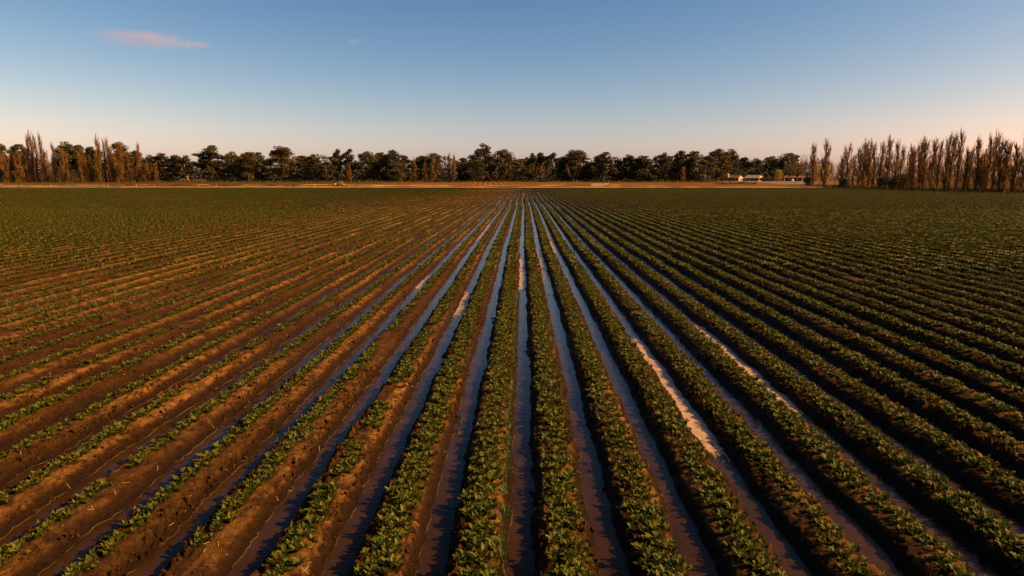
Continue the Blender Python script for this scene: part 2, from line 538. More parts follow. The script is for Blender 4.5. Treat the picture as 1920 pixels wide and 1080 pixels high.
# pale tan film drifted on the water
for k, (i, pa, pb, cov, extra) in enumerate(((0, 546, 485, .95, ' at mid length'), (-2, 606, 540, .60, ''), (-4, 550, 512, .55, ''), (-3, 460, 416, .6, ''), (1, 545, 460, .52, ''),
                                      (2, 490, 425, .62, ''), (3, 896, 624, 1.0, ''), (5, 800, 600, 1.0, ''), (6, 545, 476, .62, ''), (-5, 373, 365, .8, ''), (0, 368, 362, .8, ' near the far end'), (4, 367, 360, .8, ''))):
    y0, y1 = y2Y(pa), y2Y(pb)
    V, Q = strip(i, y0, y1, 0.30, 0.006, 0.25, 40 + k, 0.12 if y1 - y0 < 14 else .5)
    fr = np.clip((V[:, 1] - y0) / (y1 - y0), 0, 1)
    fade = cov * np.clip(np.minimum(fr, 1 - fr) / (.22 if i not in (0,) else .05), 0, 1)
    o = link('foam_patch', np_mesh('foam_patch', V, Q, M['film'], {'fade': fade}))
    tag(o, 'pale tan foam film lying in ' + where(i) + extra, 'foam', 'pale foam films in the furrows')

# ------------------------------------------------------------------ crop plants
def leaf(mb, base, az, L, W, tilt, curl, tint, fold=0.25, segs=(0, .35, .72, 1.0), wid=(.22, .72, 1.0, .30)):
    """one paddle leaf that rises, arches over and is folded along the midrib"""
    ca, sa = math.cos(az), math.sin(az)
    V = []
    p = np.array([0.0, 0.0]); ang = tilt; prev = 0.0
    for s, w in zip(segs, wid):
        ds = (s - prev) * L; prev = s
        p = p + ds * np.array([math.cos(ang), math.sin(ang)])
        ang -= curl * (s if s else 0.0)
        hw = W * w / 2
        for k in (-1, 0, 1):
            lift = abs(k) * hw * fold
            nx, nz = -math.sin(ang), math.cos(ang)
            r = p[0] + nx * lift; zz = p[1] + nz * lift
            V.append((base[0] + r * ca - k * hw * sa, base[1] + r * sa + k * hw * ca, base[2] + zz))
    n = len(segs)
    Fc = []
    for j in range(n - 1):
        for k in range(2):
            a = j * 3 + k
            Fc.append((a, a + 1, a + 4, a + 3))
    o_ = len(mb.t)
    mb.add(V, Fc, tint)
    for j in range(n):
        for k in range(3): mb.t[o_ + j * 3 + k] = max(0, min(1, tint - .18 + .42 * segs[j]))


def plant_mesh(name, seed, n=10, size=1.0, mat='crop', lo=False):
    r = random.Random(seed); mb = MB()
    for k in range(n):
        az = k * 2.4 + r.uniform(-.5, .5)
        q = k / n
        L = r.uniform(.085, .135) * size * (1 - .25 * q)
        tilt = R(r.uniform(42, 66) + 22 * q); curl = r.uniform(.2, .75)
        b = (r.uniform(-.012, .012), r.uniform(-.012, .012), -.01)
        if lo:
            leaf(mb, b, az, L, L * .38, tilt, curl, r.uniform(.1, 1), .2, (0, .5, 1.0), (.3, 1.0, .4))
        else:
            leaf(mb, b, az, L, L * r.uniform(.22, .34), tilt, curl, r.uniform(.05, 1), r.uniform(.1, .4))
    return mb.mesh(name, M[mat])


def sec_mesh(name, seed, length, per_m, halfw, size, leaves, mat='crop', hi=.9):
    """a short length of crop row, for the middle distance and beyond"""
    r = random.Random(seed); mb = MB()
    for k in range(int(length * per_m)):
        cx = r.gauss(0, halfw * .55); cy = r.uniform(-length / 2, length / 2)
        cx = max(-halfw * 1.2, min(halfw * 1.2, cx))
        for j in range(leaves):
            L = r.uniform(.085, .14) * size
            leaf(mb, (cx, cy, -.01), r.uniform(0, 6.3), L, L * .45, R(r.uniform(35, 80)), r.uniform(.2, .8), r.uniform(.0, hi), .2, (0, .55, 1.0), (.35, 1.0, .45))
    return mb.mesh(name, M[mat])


def scatter(name, meshes, P, rot, scl, idx, label, cat=None):
    """one 'stuff' object: meshes instanced on points by geometry nodes"""
    pc = bpy.data.collections.new(name + '_source')
    for k, m in enumerate(meshes):
        pc.objects.link(bpy.data.objects.new('%s_source_%02d' % (name, k), m))
    me = bpy.data.meshes.new(name)
    me.vertices.add(len(P)); me.vertices.foreach_set('co', np.asarray(P, np.float32).ravel())
    a = me.attributes.new('rot', 'FLOAT_VECTOR', 'POINT'); a.data.foreach_set('vector', np.asarray(rot, np.float32).ravel())
    a = me.attributes.new('scl', 'FLOAT_VECTOR', 'POINT'); a.data.foreach_set('vector', np.asarray(scl, np.float32).ravel())
    a = me.attributes.new('idx', 'INT', 'POINT'); a.data.foreach_set('value', np.asarray(idx, np.int32).ravel())
    ng = bpy.data.node_groups.new(name + '_scatter', 'GeometryNodeTree')
    ng.interface.new_socket('Geometry', in_out='INPUT', socket_type='NodeSocketGeometry')
    ng.interface.new_socket('Geometry', in_out='OUTPUT', socket_type='NodeSocketGeometry')
    gi = ng.nodes.new('NodeGroupInput'); go = ng.nodes.new('NodeGroupOutput')
    ci = ng.nodes.new('GeometryNodeCollectionInfo'); ci.inputs[0].default_value = pc
    ci.inputs['Separate Children'].default_value = True; ci.inputs['Reset Children'].default_value = True
    ip = ng.nodes.new('GeometryNodeInstanceOnPoints'); ip.inputs['Pick Instance'].default_value = True
    def na(n, t):
        d = ng.nodes.new('GeometryNodeInputNamedAttribute'); d.data_type = t; d.inputs[0].default_value = n
        return [s for s in d.outputs if s.enabled and s.name == 'Attribute'][0]
    L = ng.links.new
    L(gi.outputs[0], ip.inputs['Points']); L(ci.outputs[0], ip.inputs['Instance'])
    L(na('idx', 'INT'), ip.inputs['Instance Index'])
    er = ng.nodes.new('FunctionNodeEulerToRotation'); L(na('rot', 'FLOAT_VECTOR'), er.inputs[0])
    L(er.outputs[0], ip.inputs['Rotation']); L(na('scl', 'FLOAT_VECTOR'), ip.inputs['Scale'])
    L(ip.outputs[0], go.inputs[0])
    o = link(name, me)
    md = o.modifiers.new('scatter', 'NODES'); md.node_group = ng
    tag(o, label, cat, None, 'stuff')
    return o


def row_style(i):
    """half width of the planted strip, plants per metre and plant size of bed i (between furrows i and i+1)"""
    if i <= -5: return .085, 44, .80
    if i == -4: return .10, 48, .80
    if i == -3: return .12, 58, .80
    if i in (-2, 2): return .155, 86, .80
    if -2 < i < 2: return .165, 95, .80
    if i < 6: return .155, 78, .80
    return .14, 64, .80


def vis_half(y): return 0.80 * y + 2.0


NEAR0, NEAR1, MID1 = 4.5, 27.0, 80.0
pts = []
for i in range(-36, 36):
    hw, dens, sz = row_style(i)
    c = (i + .5) * S - (.015 if i >= -3 else .06)
    y_lo = max(NEAR0, (abs(c) - 2.0) / .80)
    if y_lo >= NEAR1: continue
    n = int((NEAR1 - y_lo) * dens)
    y = rng.uniform(y_lo, NEAR1, n)
    u = np.clip(rng.normal(0, .62, n), -1.15, 1.15) * hw
    gap = vnoise(y * 1.3, y * 0 + i * 7.7, 81) + .6 * vnoise(y * .33, y * 0 + i * 3.7, 82)
    keep = gap > ({True: -.72}.get(i <= -3, -1.15))
    y, u = y[keep], u[keep]
    x = c + u + wander(y)
    for a, b in zip(x, y): pts.append((a, b, i, sz))
P = np.array([(p[0], p[1]) for p in pts]); row = np.array([p[2] for p in pts]); psz = np.array([p[3] for p in pts])
Z = relief(P[:, 0], P[:, 1])[0]
PP = np.column_stack([P, Z])
npl = len(PP)
prot = np.column_stack([rng.normal(0, .14, npl), rng.normal(0, .14, npl), rng.uniform(0, 6.28, npl)])
pscl = (psz * (1 + .22 * vnoise(P[:, 1] * .8, row * 3.3, 95)) * np.clip(rng.normal(1, .25, npl), .45, 1.6))[:, None] * np.ones((1, 3))
pidx = rng.integers(0, 8, npl)
plants = [plant_mesh('crop_plant', 100 + k, 11 + k % 4, .9) for k in range(8)]

# the 300 that show largest stand as single plants
ci = np.array(CM.inverted())
cp = (PP - np.array([0, 0, H])) @ ci.T
dep = -cp[:, 2]
sx = 960 + F * cp[:, 0] / dep; sy = 540 - F * cp[:, 1] / dep
vis = (sx > 8) & (sx < 1912) & (sy > 300) & (sy < 1072)
order = np.argsort(np.where(vis, dep / pscl[:, 0], 1e9))[:300]
own = np.zeros(npl, bool); own[order] = True
rank = {}
for k in sorted(order, key=lambda q: PP[q, 1]):
    i = int(row[k])
    o = link('crop_plant', plants[pidx[k]])
    o.location = PP[k]; o.rotation_euler = prot[k]; o.scale = pscl[k]
    nth = ordn(i + 1) if i >= 0 else ordn(-i)
    wh = '%s bed %s of centre' % (nth, 'right' if i >= 0 else 'left')
    rank[i] = rank.get(i, 0) + 1
    tag(o, 'leafy crop plant, %s from the near end of the %s' % (ordn(rank[i]), wh), 'plant', 'crop plants at the near end of the %s' % wh)
rest = ~own
scatter('crop_plants', plants, PP[rest], prot[rest], pscl[rest], pidx[rest], 'rows of young leafy green crop plants along the near beds')

mids = [sec_mesh('crop_section', 300 + k, .45, d, h, 1.05, 4) for k, (d, h) in enumerate(((30, .09), (30, .10), (42, .095), (42, .11), (48, .15), (52, .165), (56, .16), (60, .17)))]
fars = [sec_mesh('crop_section', 340 + k, 1.8, d, h, 1.05, 4, hi=.5) for k, (d, h) in enumerate(((14, .10), (15, .10), (17, .11), (18, .12), (20, .13), (21, .13), (22, .14), (23, .14)))]


def sections(name, ms, y0, y1, length, label):
    Ps, ro, sc, ix = [], [], [], []
    for i in range(int(-235 / S), int((X_END - .6) / S)):
        hw, dens, sz = row_style(i)
        c = (i + .5) * S - (.015 if i >= -3 else .05)
        lo = max(y0, (abs(c) - 2.0) / .80)
        if lo >= y1: continue
        y = np.arange(lo, y1, length); y = y + rng.uniform(-.35, .35, len(y)) * length
        gap = vnoise(y * .7, y * 0 + i * 7.7, 81) + .6 * vnoise(y * .2, y * 0 + i * 3.7, 82) + .5 * vnoise(y * .03, y * 0 + i * .06, 83)
        kp = gap > (-1.3 - 1.0 * (y0 > 50) if i <= -3 else -1.25)
        y = y[kp]; n = len(y)
        Ps.append(np.column_stack([c + wander(y) + rng.normal(0, .015, n), y, np.zeros(n)]))
        ro.append(np.column_stack([np.zeros(n), np.zeros(n), rng.choice([0, math.pi], n)]))
        gs = rng.uniform(.75, 1.25, n); sc.append(np.column_stack([rng.uniform(.8, 1.2, n), rng.uniform(.9, 1.15, n), gs]))
        # growth closes up with distance on the left
        ix.append(rng.integers(0, 2, n) + 2 * (rng.random(n) < np.clip((y - 40) / 140, 0.25, .9)) if i <= -3 else rng.integers(3, 8, n))
    Pn = np.concatenate(Ps); Pn[:, 2] = relief(Pn[:, 0], Pn[:, 1])[0]
    Pn[:, 2] = np.clip(Pn[:, 2], .125, .18)
    scatter(name, ms, Pn, np.concatenate(ro), np.concatenate(sc), np.concatenate(ix), label)


sections('crop_rows', mids, NEAR1, MID1, .45, 'rows of young green crop in the middle of the field')
sections('far_crop_rows', fars, MID1, Y_END - 1, 1.8, 'green crop rows running together towards the far end of the field')

# small weeds by the water's edge and grassy patches among the left beds
wp = []
for k in range(420):
    y = rng.uniform(6, 22); wp.append((-.215 + rng.normal(0, .02) + float(wander(np.array(y))), y))
for (px, py, n, sx_, sy_) in ((60, 570, 500, 2.2, 1.2), (20, 610, 300, 1.5, .9), (270, 560, 160, 1.4, .8), (150, 590, 200, 1.5, .8), (330, 530, 120, 1.2, .9), (560, 830, 30, .3, .4)):
    Yc = y2Y(py, px); Xc = at(px, py, Yc).x
    for k in range(n): wp.append((Xc + rng.normal(0, sx_), Yc + rng.normal(0, sy_)))
wp = np.array(wp)
zz = relief(wp[:, 0], wp[:, 1])[0]
ok = zz > 0.0
wp = np.column_stack([wp, zz])[ok]; n = len(wp)
weeds = []
for k in range(4):
    r = random.Random(500 + k); mb = MB()
    for j in range(9):
        leaf(mb, (r.uniform(-.02, .02), r.uniform(-.02, .02), -.01), r.uniform(0, 6.3), r.uniform(.04, .11), r.uniform(.008, .018), R(r.uniform(35, 80)), r.uniform(.2, .9), r.uniform(.1, 1), .2, (0, .5, 1.0), (.5, 1.0, .2))
    weeds.append(mb.mesh('weed', M['weed']))
scatter('weeds', weeds, wp, np.column_stack([np.zeros(n), np.zeros(n), rng.uniform(0, 6.3, n)]), rng.uniform(.6, 1.5, n)[:, None] * np.ones((1, 3)), rng.integers(0, 4, n), 'small yellowish green weeds among the beds and by the water')

# clods of earth along the banks
clods = []
for k in range(4):
    r = random.Random(600 + k); mb = MB()
    V = []
    for j, (zz_, rr) in enumerate(((-.6, .6), (0, 1.0), (.6, .65))):
        for q in range(6):
            a = q * math.pi / 3 + j * .5; f = rr * r.uniform(.7, 1.25)
            V.append((math.cos(a) * f, math.sin(a) * f * .85, zz_ * r.uniform(.8, 1.1)))
    V.append((r.uniform(-.2, .2), r.uniform(-.2, .2), 1.0))
    Fc = [(j * 6 + q, j * 6 + (q + 1) % 6, (j + 1) * 6 + (q + 1) % 6, (j + 1) * 6 + q) for j in range(2) for q in range(6)]
    Fc += [(12 + q, 12 + (q + 1) % 6, 18) for q in range(6)]
    mb.add(V, Fc)
    clods.append(mb.mesh('clod', M['clod']))
n = 34000
cy = 4.5 + (36 - 4.5) * rng.random(n) ** 0.8
cx = rng.uniform(-1, 1, n) * vis_half(cy)
fi = np.floor(cx / S + .5)
sd_ = rng.choice([-1, 1], n)
ct = sd_ * rng.normal(.25, .06, n)
keep = vnoise(cy * .35, fi * 2.7 + np.where(sd_ < 0, 1.0, 2.0), 41) > -.25
cx = fi * S + ct + wander(cy)
cx, cy = cx[keep], cy[keep]; n = len(cx)
cz = relief(cx, cy)[0]
k_ = cz > -.012
cx, cy, cz = cx[k_], cy[k_], cz[k_]; n = len(cx)
cs = .006 + .036 * rng.random(n) ** 2.2
scatter('soil_clods', clods, np.column_stack([cx, cy, cz + cs * .2]), rng.uniform(0, 6.3, (n, 3)), cs[:, None] * np.array([[1.1, 1, .8]]), rng.integers(0, 4, n), 'crumbly dark clods of earth along the furrow banks')

# straw litter on the left beds
sb = MB()
for k in range(520):
    y = 5.5 + 14 * random.random() ** 1.4; x = -random.random() * vis_half(y)
    z = float(relief(np.array(x), np.array(y))[0]) + .006
    if z < .02: continue
    a = random.uniform(0, 6.3); L = random.uniform(.03, .10); w = .0035
    dx_, dy_ = math.cos(a) * L / 2, math.sin(a) * L / 2
    z2 = float(relief(np.array(x + dx_), np.array(y + dy_))[0]) + .008; z1 = float(relief(np.array(x - dx_), np.array(y - dy_))[0]) + .008
    sb.tube([(x - dx_, y - dy_, max(z1, z - .02)), (x + dx_, y + dy_, max(z2, z - .02))], [w, w], 3)
tag(sb.build('straw_litter', M['straw']), 'scattered bits of pale straw on the left beds', kind='stuff')

# ------------------------------------------------------------------ trees
def rv(r): 
    while True:
        v = Vector((r.uniform(-1, 1), r.uniform(-1, 1), r.uniform(-1, 1)))
        if .05 < v.length < 1: return v


def quad(mb, c, size, r, tint, asp=.55, up=None):
    a = rv(r).normalized() if up is None else up
    b = a.cross(rv(r)).normalized()
    a = a * size * .5; b = b * size * .5 * asp
    mb.add([c - a, c - a * .1 + b, c + a, c - a * .1 - b], [(0, 1, 2, 3)], tint)


def gum_proto(seed, h=20.0, w=14.0, style='dome'):
    r = random.Random(seed); tr = MB(); cr = MB()
    th = h * (r.uniform(.14, .22) if style != 'tall' else r.uniform(.26, .34))
    lean = Vector((r.uniform(-.8, .8), r.uniform(-.5, .5), 0))
    tr.tube([(0, 0, -.4), lean * .3 + Vector((0, 0, th * .5)), lean + Vector((0, 0, th))], [h * .028, h * .021, h * .017], 7)
    z0 = {'dome': .14, 'tall': .26, 'twin': .10}[style] * h
    lobes = []
    nl = {'dome': 15, 'tall': 10, 'twin': 13}[style]
    for k in range(nl):
        an = 2.4 * k + r.uniform(-.4, .4)
        fz = (k + .5) / nl
        prof = math.sin(math.pi * min(1, .26 + .68 * fz)) ** .6
        rad = w * .5 * prof * r.uniform(.35, .78)
        if k == nl - 1: rad *= .25
        z = z0 + (h * .90 - z0) * fz
        lobes.append((Vector((math.cos(an) * rad, math.sin(an) * rad, z)), w * r.uniform(.13, .21), h * r.uniform(.07, .12)))
    for c, lr, lz in lobes:
        mid = lean + (c - lean) * .45 + Vector((0, 0, h * .05))
        tr.tube([lean + Vector((0, 0, th * .92)), mid, c - Vector((0, 0, lz * .3))], [h * .013, h * .009, h * .004], 5)
        for k in range(9):
            d = rv(r).normalized()
            p = c + Vector((d.x * lr, d.y * lr, d.z * lz)) * r.uniform(.5, 1.1)
            if k < 2:
                tr.tube([c - Vector((0, 0, lz * .3)), (c + p) / 2 + Vector((0, 0, .3)), p], [h * .004, h * .003, h * .0015], 4)
            tint0 = r.uniform(.0, .9)
            sx_, sz_ = r.uniform(.075, .13) * w + .3, r.uniform(.035, .065) * h
            for q in range(60):
                d = rv(r)
                quad(cr, p + Vector((d.x * sx_, d.y * sx_, d.z * sz_)), r.uniform(.5, 1.0), r, min(1, max(0, tint0 + r.uniform(-.25, .25))), .65)
    top = max(v[2] for v in cr.v); wid = max(abs(v[0]) for v in cr.v) * 2
    return tr.mesh('gum_trunk', M['gbark'], True), cr.mesh('gum_crown', M['gum']), top, wid


def poplar_proto(seed, h=18.0, w=3.0, leafy=.5):
    r = random.Random(seed); tr = MB(); cr = MB()
    bend = [Vector((r.uniform(-.09, .09) * k, r.uniform(-.09, .09) * k, h * k / 4)) for k in range(5)]
    bend[0].z = -.4
    tr.tube(bend, [.26, .20, .14, .08, .02], 6)

    def axis(z):
        f = max(0, min(3.999, z / h * 4)); k = int(f)
        return bend[k].lerp(bend[k + 1], f - k)
    nb = 60
    for k in range(nb):
        z0 = h * (.04 + .80 * (k / nb)) + r.uniform(-.3, .3)
        an = r.uniform(0, 6.3); L = h * r.uniform(.16, .34) * (1.05 - .55 * k / nb)
        if z0 + L > h * 1.0: L = h - z0
        out = w * .5 * r.uniform(.35, 1.0) * (1 - .72 * (z0 / h) ** 1.6)
        d = Vector((math.cos(an), math.sin(an), 0))
        a = axis(z0); p1 = a + d * out * .7 + Vector((0, 0, L * .35)); p2 = a + d * out + Vector((0, 0, L))
        tr.tube([a, p1, p2], [.055, .04, .012], 4)
        nt_ = int(20 * (1.3 - .5 * k / nb))
        for j in range(nt_):
            f = r.uniform(.1, 1)
            s = (a.lerp(p1, f * 2) if f < .5 else p1.lerp(p2, f * 2 - 1))
            e = s + Vector((r.gauss(0, .22), r.gauss(0, .22), r.uniform(.6, 1.7)))
            ww = r.uniform(.022, .045)
            sdv = Vector((r.uniform(-1, 1), r.uniform(-1, 1), 0)).normalized() * ww
            cr.add([s - sdv, s + sdv, e], [(0, 1, 2)], r.uniform(.1, .8))
            if r.random() < leafy * (1.15 - .75 * s.z / h):
                for q in range(4):
                    quad(cr, s.lerp(e, r.random()) + rv(r) * .22, r.uniform(.16, .32), r, r.uniform(.25, 1), .6)
    # suckers at the foot
    for k in range(50):
        an = r.uniform(0, 6.3); s = Vector((math.cos(an), math.sin(an), 0)) * r.uniform(.2, w * .45)
        e = s * 1.15 + Vector((r.gauss(0, .2), r.gauss(0, .2), r.uniform(1.5, 4.5)))
        sdv = Vector((r.uniform(-1, 1), r.uniform(-1, 1), 0)).normalized() * .03
        cr.add([s - sdv, s + sdv, e], [(0, 1, 2)], r.uniform(.1, .7))
        if r.random() < leafy:
            for q in range(5): quad(cr, s.lerp(e, r.random()) + rv(r) * .25, r.uniform(.18, .34), r, r.uniform(.25, 1), .6)
    return tr.mesh('poplar_trunk', M['pbark'], True), cr.mesh('poplar_crown', M['twig']), h, w


def bush_mesh(name, seed, w, h, mat, n=900, size=.45, twig=False):
    r = random.Random(seed); cr = MB()
    cl = [Vector((r.gauss(0, w * .24), r.gauss(0, w * .2), h * r.uniform(.15, .72))) for k in range(16)]
    for k in range(n):
        c = r.choice(cl); d = rv(r)
        p = c + Vector((d.x * w * .2, d.y * w * .2, d.z * h * .26)); p.z = max(.05, p.z)
        if twig:
            e = p + Vector((r.gauss(0, .5), r.gauss(0, .5), r.uniform(.6, 1.8)))
            sv = Vector((r.uniform(-1, 1), r.uniform(-1, 1), 0)).normalized() * .03
            cr.add([p - sv, p + sv, e], [(0, 1, 2)], r.uniform(0, 1))
        else:
            quad(cr, p, size * r.uniform(.7, 1.3), r, r.uniform(0, 1), .65)
    return cr.mesh(name, M[mat])


gums = {'dome': [gum_proto(700 + k, 20, 15, 'dome') for k in range(5)],
        'tall': [gum_proto(720 + k, 22, 10, 'tall') for k in range(3)],
        'twin': [gum_proto(740 + k, 19, 12, 'twin') for k in range(3)]}
pops = {'bare': [poplar_proto(800 + k, 18, 2.6, .12) for k in range(4)],
        'full': [poplar_proto(820 + k, 17, 4.2, .9) for k in range(3)],
        'mid': [poplar_proto(840 + k, 18, 3.4, .75) for k in range(4)]}


def plant_tree(name, proto, px, top, wpx, Y, label, cat, group, tint_seed=0, base=None):
    p = at(px, 334, Y); zb = gz(Y) if base is None else base
    zt = at(px, top, Y).z
    tm, cm, h0, w0 = proto
    sz = (zt - zb) / h0
    sw = (wpx / F * Y) / w0 if wpx else sz
    o = empty(name, (p.x, Y, zb), random.uniform(0, 6.28), (sw, sw, sz))
    link('trunk', tm, o); link('crown', cm, o)
    return tag(o, label, cat, group)


# gum trees: (pixel x, top y, width px, distance, kind, look)
GUMS = [(7, 268, 34, 420, 'dome', 'dark gum tree'), (38, 269, 34, 425, 'twin', 'dark gum tree'), (128, 264, 56, 428, 'dome', 'broad dark gum tree'),
        (152, 270, 40, 432, 'twin', 'dark gum tree'), (176, 274, 34, 424, 'twin', 'dark gum tree'), (230, 265, 56, 428, 'dome', 'broad domed gum tree'),
        (258, 281, 34, 430, 'twin', 'low gum tree'), (283, 289, 36, 412, 'dome', 'low dark gum tree'), (306, 286, 36, 415, 'twin', 'dark gum tree'),
        (330, 290, 34, 405, 'tall', 'slender gum tree'), (351, 290, 38, 403, 'tall', 'gum tree with bare pale trunk'), (397, 271, 52, 408, 'tall', 'tall open gum tree with forked pale trunk'),
        (438, 283, 44, 412, 'dome', 'bushy gum tree'), (466, 284, 42, 404, 'twin', 'bushy gum tree with pale trunk'), (488, 284, 30, 420, 'twin', 'narrow gum tree'),
        (530, 273, 78, 408, 'dome', 'very broad domed gum tree with pale limbs'), (572, 291, 36, 418, 'twin', 'rounded gum tree'), (588, 288, 44, 404, 'dome', 'brownish gum tree'),
        (614, 303, 40, 402, 'twin', 'low brownish gum tree'), (634, 278, 28, 412, 'tall', 'tall narrow gum tree'), (656, 278, 26, 408, 'tall', 'tall narrow gum tree with bare trunk'),
        (690, 283, 46, 408, 'dome', 'dense dark gum tree'), (716, 285, 40, 418, 'twin', 'dense dark gum tree'), (737, 280, 50, 406, 'dome', 'tall dense gum tree'),
        (760, 290, 34, 418, 'twin', 'dark gum tree'), (790, 291, 38, 425, 'twin', 'rounded gum tree'), (813, 286, 40, 422, 'dome', 'rounded gum tree'),
        (868, 295, 32, 410, 'twin', 'small gum tree'), (890, 293, 50, 402, 'dome', 'green bushy gum tree'), (906, 268, 58, 420, 'dome', 'tallest broad gum tree'),
        (946, 279, 64, 408, 'dome', 'broad gum tree with pale forked trunk'), (975, 297, 36, 412, 'twin', 'lower gum tree'), (997, 286, 26, 415, 'tall', 'narrow gum tree'),
        (1014, 285, 24, 418, 'tall', 'narrow gum tree'), (1036, 285, 32, 410, 'tall', 'upright gum tree'), (1057, 293, 34, 415, 'twin', 'rounded gum tree'),
        (1080, 280, 56, 412, 'dome', 'domed gum tree'), (1104, 304, 34, 416, 'twin', 'low gum tree'), (1131, 284, 44, 402, 'tall', 'gum tree with thick pale trunk'),
        (1158, 299, 36, 414, 'twin', 'lower dark gum tree'), (1178, 289, 42, 410, 'dome', 'dark gum tree'), (1206, 291, 46, 405, 'twin', 'rounded brownish gum tree'),
        (1244, 285, 48, 412, 'dome', 'dark gum tree'), (1275, 281, 46, 420, 'dome', 'tall dark gum tree'), (1302, 282, 44, 408, 'twin', 'dark gum tree with bare limbs'),
        (1328, 291, 36, 420, 'tall', 'narrow gum tree'), (1346, 278, 46, 440, 'dome', 'tall dark gum tree'), (1368, 278, 44, 500, 'dome', 'tall dark gum tree behind the houses'),
        (1393, 294, 44, 515, 'twin', 'lower gum tree behind the houses'), (1416, 296, 42, 520, 'dome', 'lower gum tree behind the houses'), (1446, 292, 50, 520, 'dome', 'dark gum tree behind the hedge'),
        (1477, 286, 46, 510, 'dome', 'brownish gum tree behind the willow')]
for k, (px, top, w, Y, st, look) in enumerate(GUMS):
    plant_tree('gum_tree', gums[st][k % len(gums[st])], px, top, w * 1.22, Y,
               '%s, %s gum from the left' % (look, ordn(k + 1) if k < 50 else ('second last' if k == len(GUMS) - 2 else 'last')), 'tree', 'gum trees in the far tree line')

LEFTP = [(3, 284, 'mid', 386), (13, 290, 'full', 383), (25, 280, 'mid', 388), (38, 282, 'full', 384), (48, 288, 'mid', 389), (57, 250, 'bare', 386), (64, 244, 'mid', 388),
         (72, 248, 'bare', 386), (82, 245, 'bare', 384), (88, 279, 'full', 388), (104, 265, 'bare', 384), (124, 277, 'full', 383), (158, 274, 'full', 384), (171, 290, 'mid', 388),
         (188, 252, 'mid', 384), (199, 258, 'bare', 388), (207, 255, 'bare', 385), (213, 275, 'full', 388), (229, 266, 'mid', 384), (239, 284, 'full', 386), (262, 264, 'bare', 384), (276, 305, 'mid', 384), (293, 304, 'bare', 384)]
for k, (px, top, st, Y) in enumerate(LEFTP):
    plant_tree('poplar_tree', pops[st][k % len(pops[st])], px, top, {'bare': 12, 'mid': 17, 'full': 25}[st], Y,
               '%s brown poplar, %s from the left edge in the left poplar row' % ({'bare': 'thin bare', 'mid': 'upright', 'full': 'full leafy'}[st], ordn(k + 1)), 'tree', 'brown poplars at the left end of the tree line')
MIDP = [(655, 305, 'mid', 398), (778, 293, 'bare', 398), (797, 303, 'mid', 398), (812, 296, 'full', 398), (752, 320, 'full', 398), (842, 286, 'bare', 398), (851, 288, 'bare', 397), (1280, 312, 'bare', 398)]
for k, (px, top, st, Y) in enumerate(sorted(MIDP)):
    plant_tree('poplar_tree', pops[st][(k + 1) % len(pops[st])], px, top, 12, Y,
               'slim brown poplar in front of the gums, %s of its kind left to right' % ordn(k + 1), 'tree', 'single poplars in front of the gum trees')
RIGHTP = [(1524, 266, 'mid'), (1546, 260, 'full'), (1577, 290, 'mid'), (1588, 268, 'full'), (1600, 286, 'bare'), (1610, 272, 'mid'), (1619, 258, 'mid'), (1628, 260, 'mid'), (1637, 265, 'bare'),
          (1650, 263, 'mid'), (1663, 251, 'mid'), (1678, 261, 'bare'), (1688, 270, 'bare'), (1703, 268, 'bare'), (1711, 273, 'mid'), (1724, 255, 'mid'), (1732, 257, 'mid'), (1747, 257, 'mid'),
          (1758, 260, 'bare'), (1773, 247, 'bare'), (1781, 247, 'mid'), (1794, 239, 'bare'), (1809, 274, 'bare'), (1817, 274, 'bare'), (1831, 254, 'mid'), (1842, 280, 'full'), (1850, 249, 'bare'), (1863, 243, 'bare'),
          (1874, 256, 'mid'), (1885, 261, 'mid'), (1901, 264, 'bare'), (1917, 243, 'bare'), (1938, 240, 'mid')]
for k, (px, top, st) in enumerate(RIGHTP):
    d0 = ray(px, 345); Y = (127.0 + random.uniform(-1.2, 1.2)) * d0.y / d0.x
    plant_tree('poplar_tree', pops[st][(k * 3 + 1) % len(pops[st])], px, top, {'bare': 19, 'mid': 25, 'full': 31}[st] * 230 / Y, Y,
               '%s brown poplar, %s along the right field edge from its far end' % ({'bare': 'thin bare', 'mid': 'upright', 'full': 'full leafy'}[st], ordn(k + 1)), 'tree', 'brown poplars along the right field edge')

# bare grey-brown trees behind the far end of the right poplar row
bare = gum_proto
def bare_proto(seed, h=16, w=9):
    r = random.Random(seed); tr = MB(); cr = MB()
    tr.tube([(0, 0, -.4), (0, 0, h * .2)], [.3, .22], 6)
    for k in range(14):
        an = r.uniform(0, 6.3); d = Vector((math.cos(an), math.sin(an), 0))
        a = Vector((0, 0, h * r.uniform(.1, .3))); p1 = a + d * w * .25 + Vector((0, 0, h * .22)); p2 = d * w * r.uniform(.2, .5) + Vector((0, 0, h * r.uniform(.6, .98)))
        tr.tube([a, p1, p2], [.13, .09, .02], 4)
        for j in range(60):
            s = p1.lerp(p2, r.random()); e = s + Vector((r.gauss(0, .8), r.gauss(0, .8), r.uniform(.3, 1.8)))
            sv = Vector((r.uniform(-1, 1), r.uniform(-1, 1), 0)).normalized() * r.uniform(.02, .04)
            cr.add([s - sv, s + sv, e], [(0, 1, 2)], r.uniform(.1, .9))
    return tr.mesh('bare_trunk', M['pbark'], True), cr.mesh('bare_crown', M['redtwig']), h, w


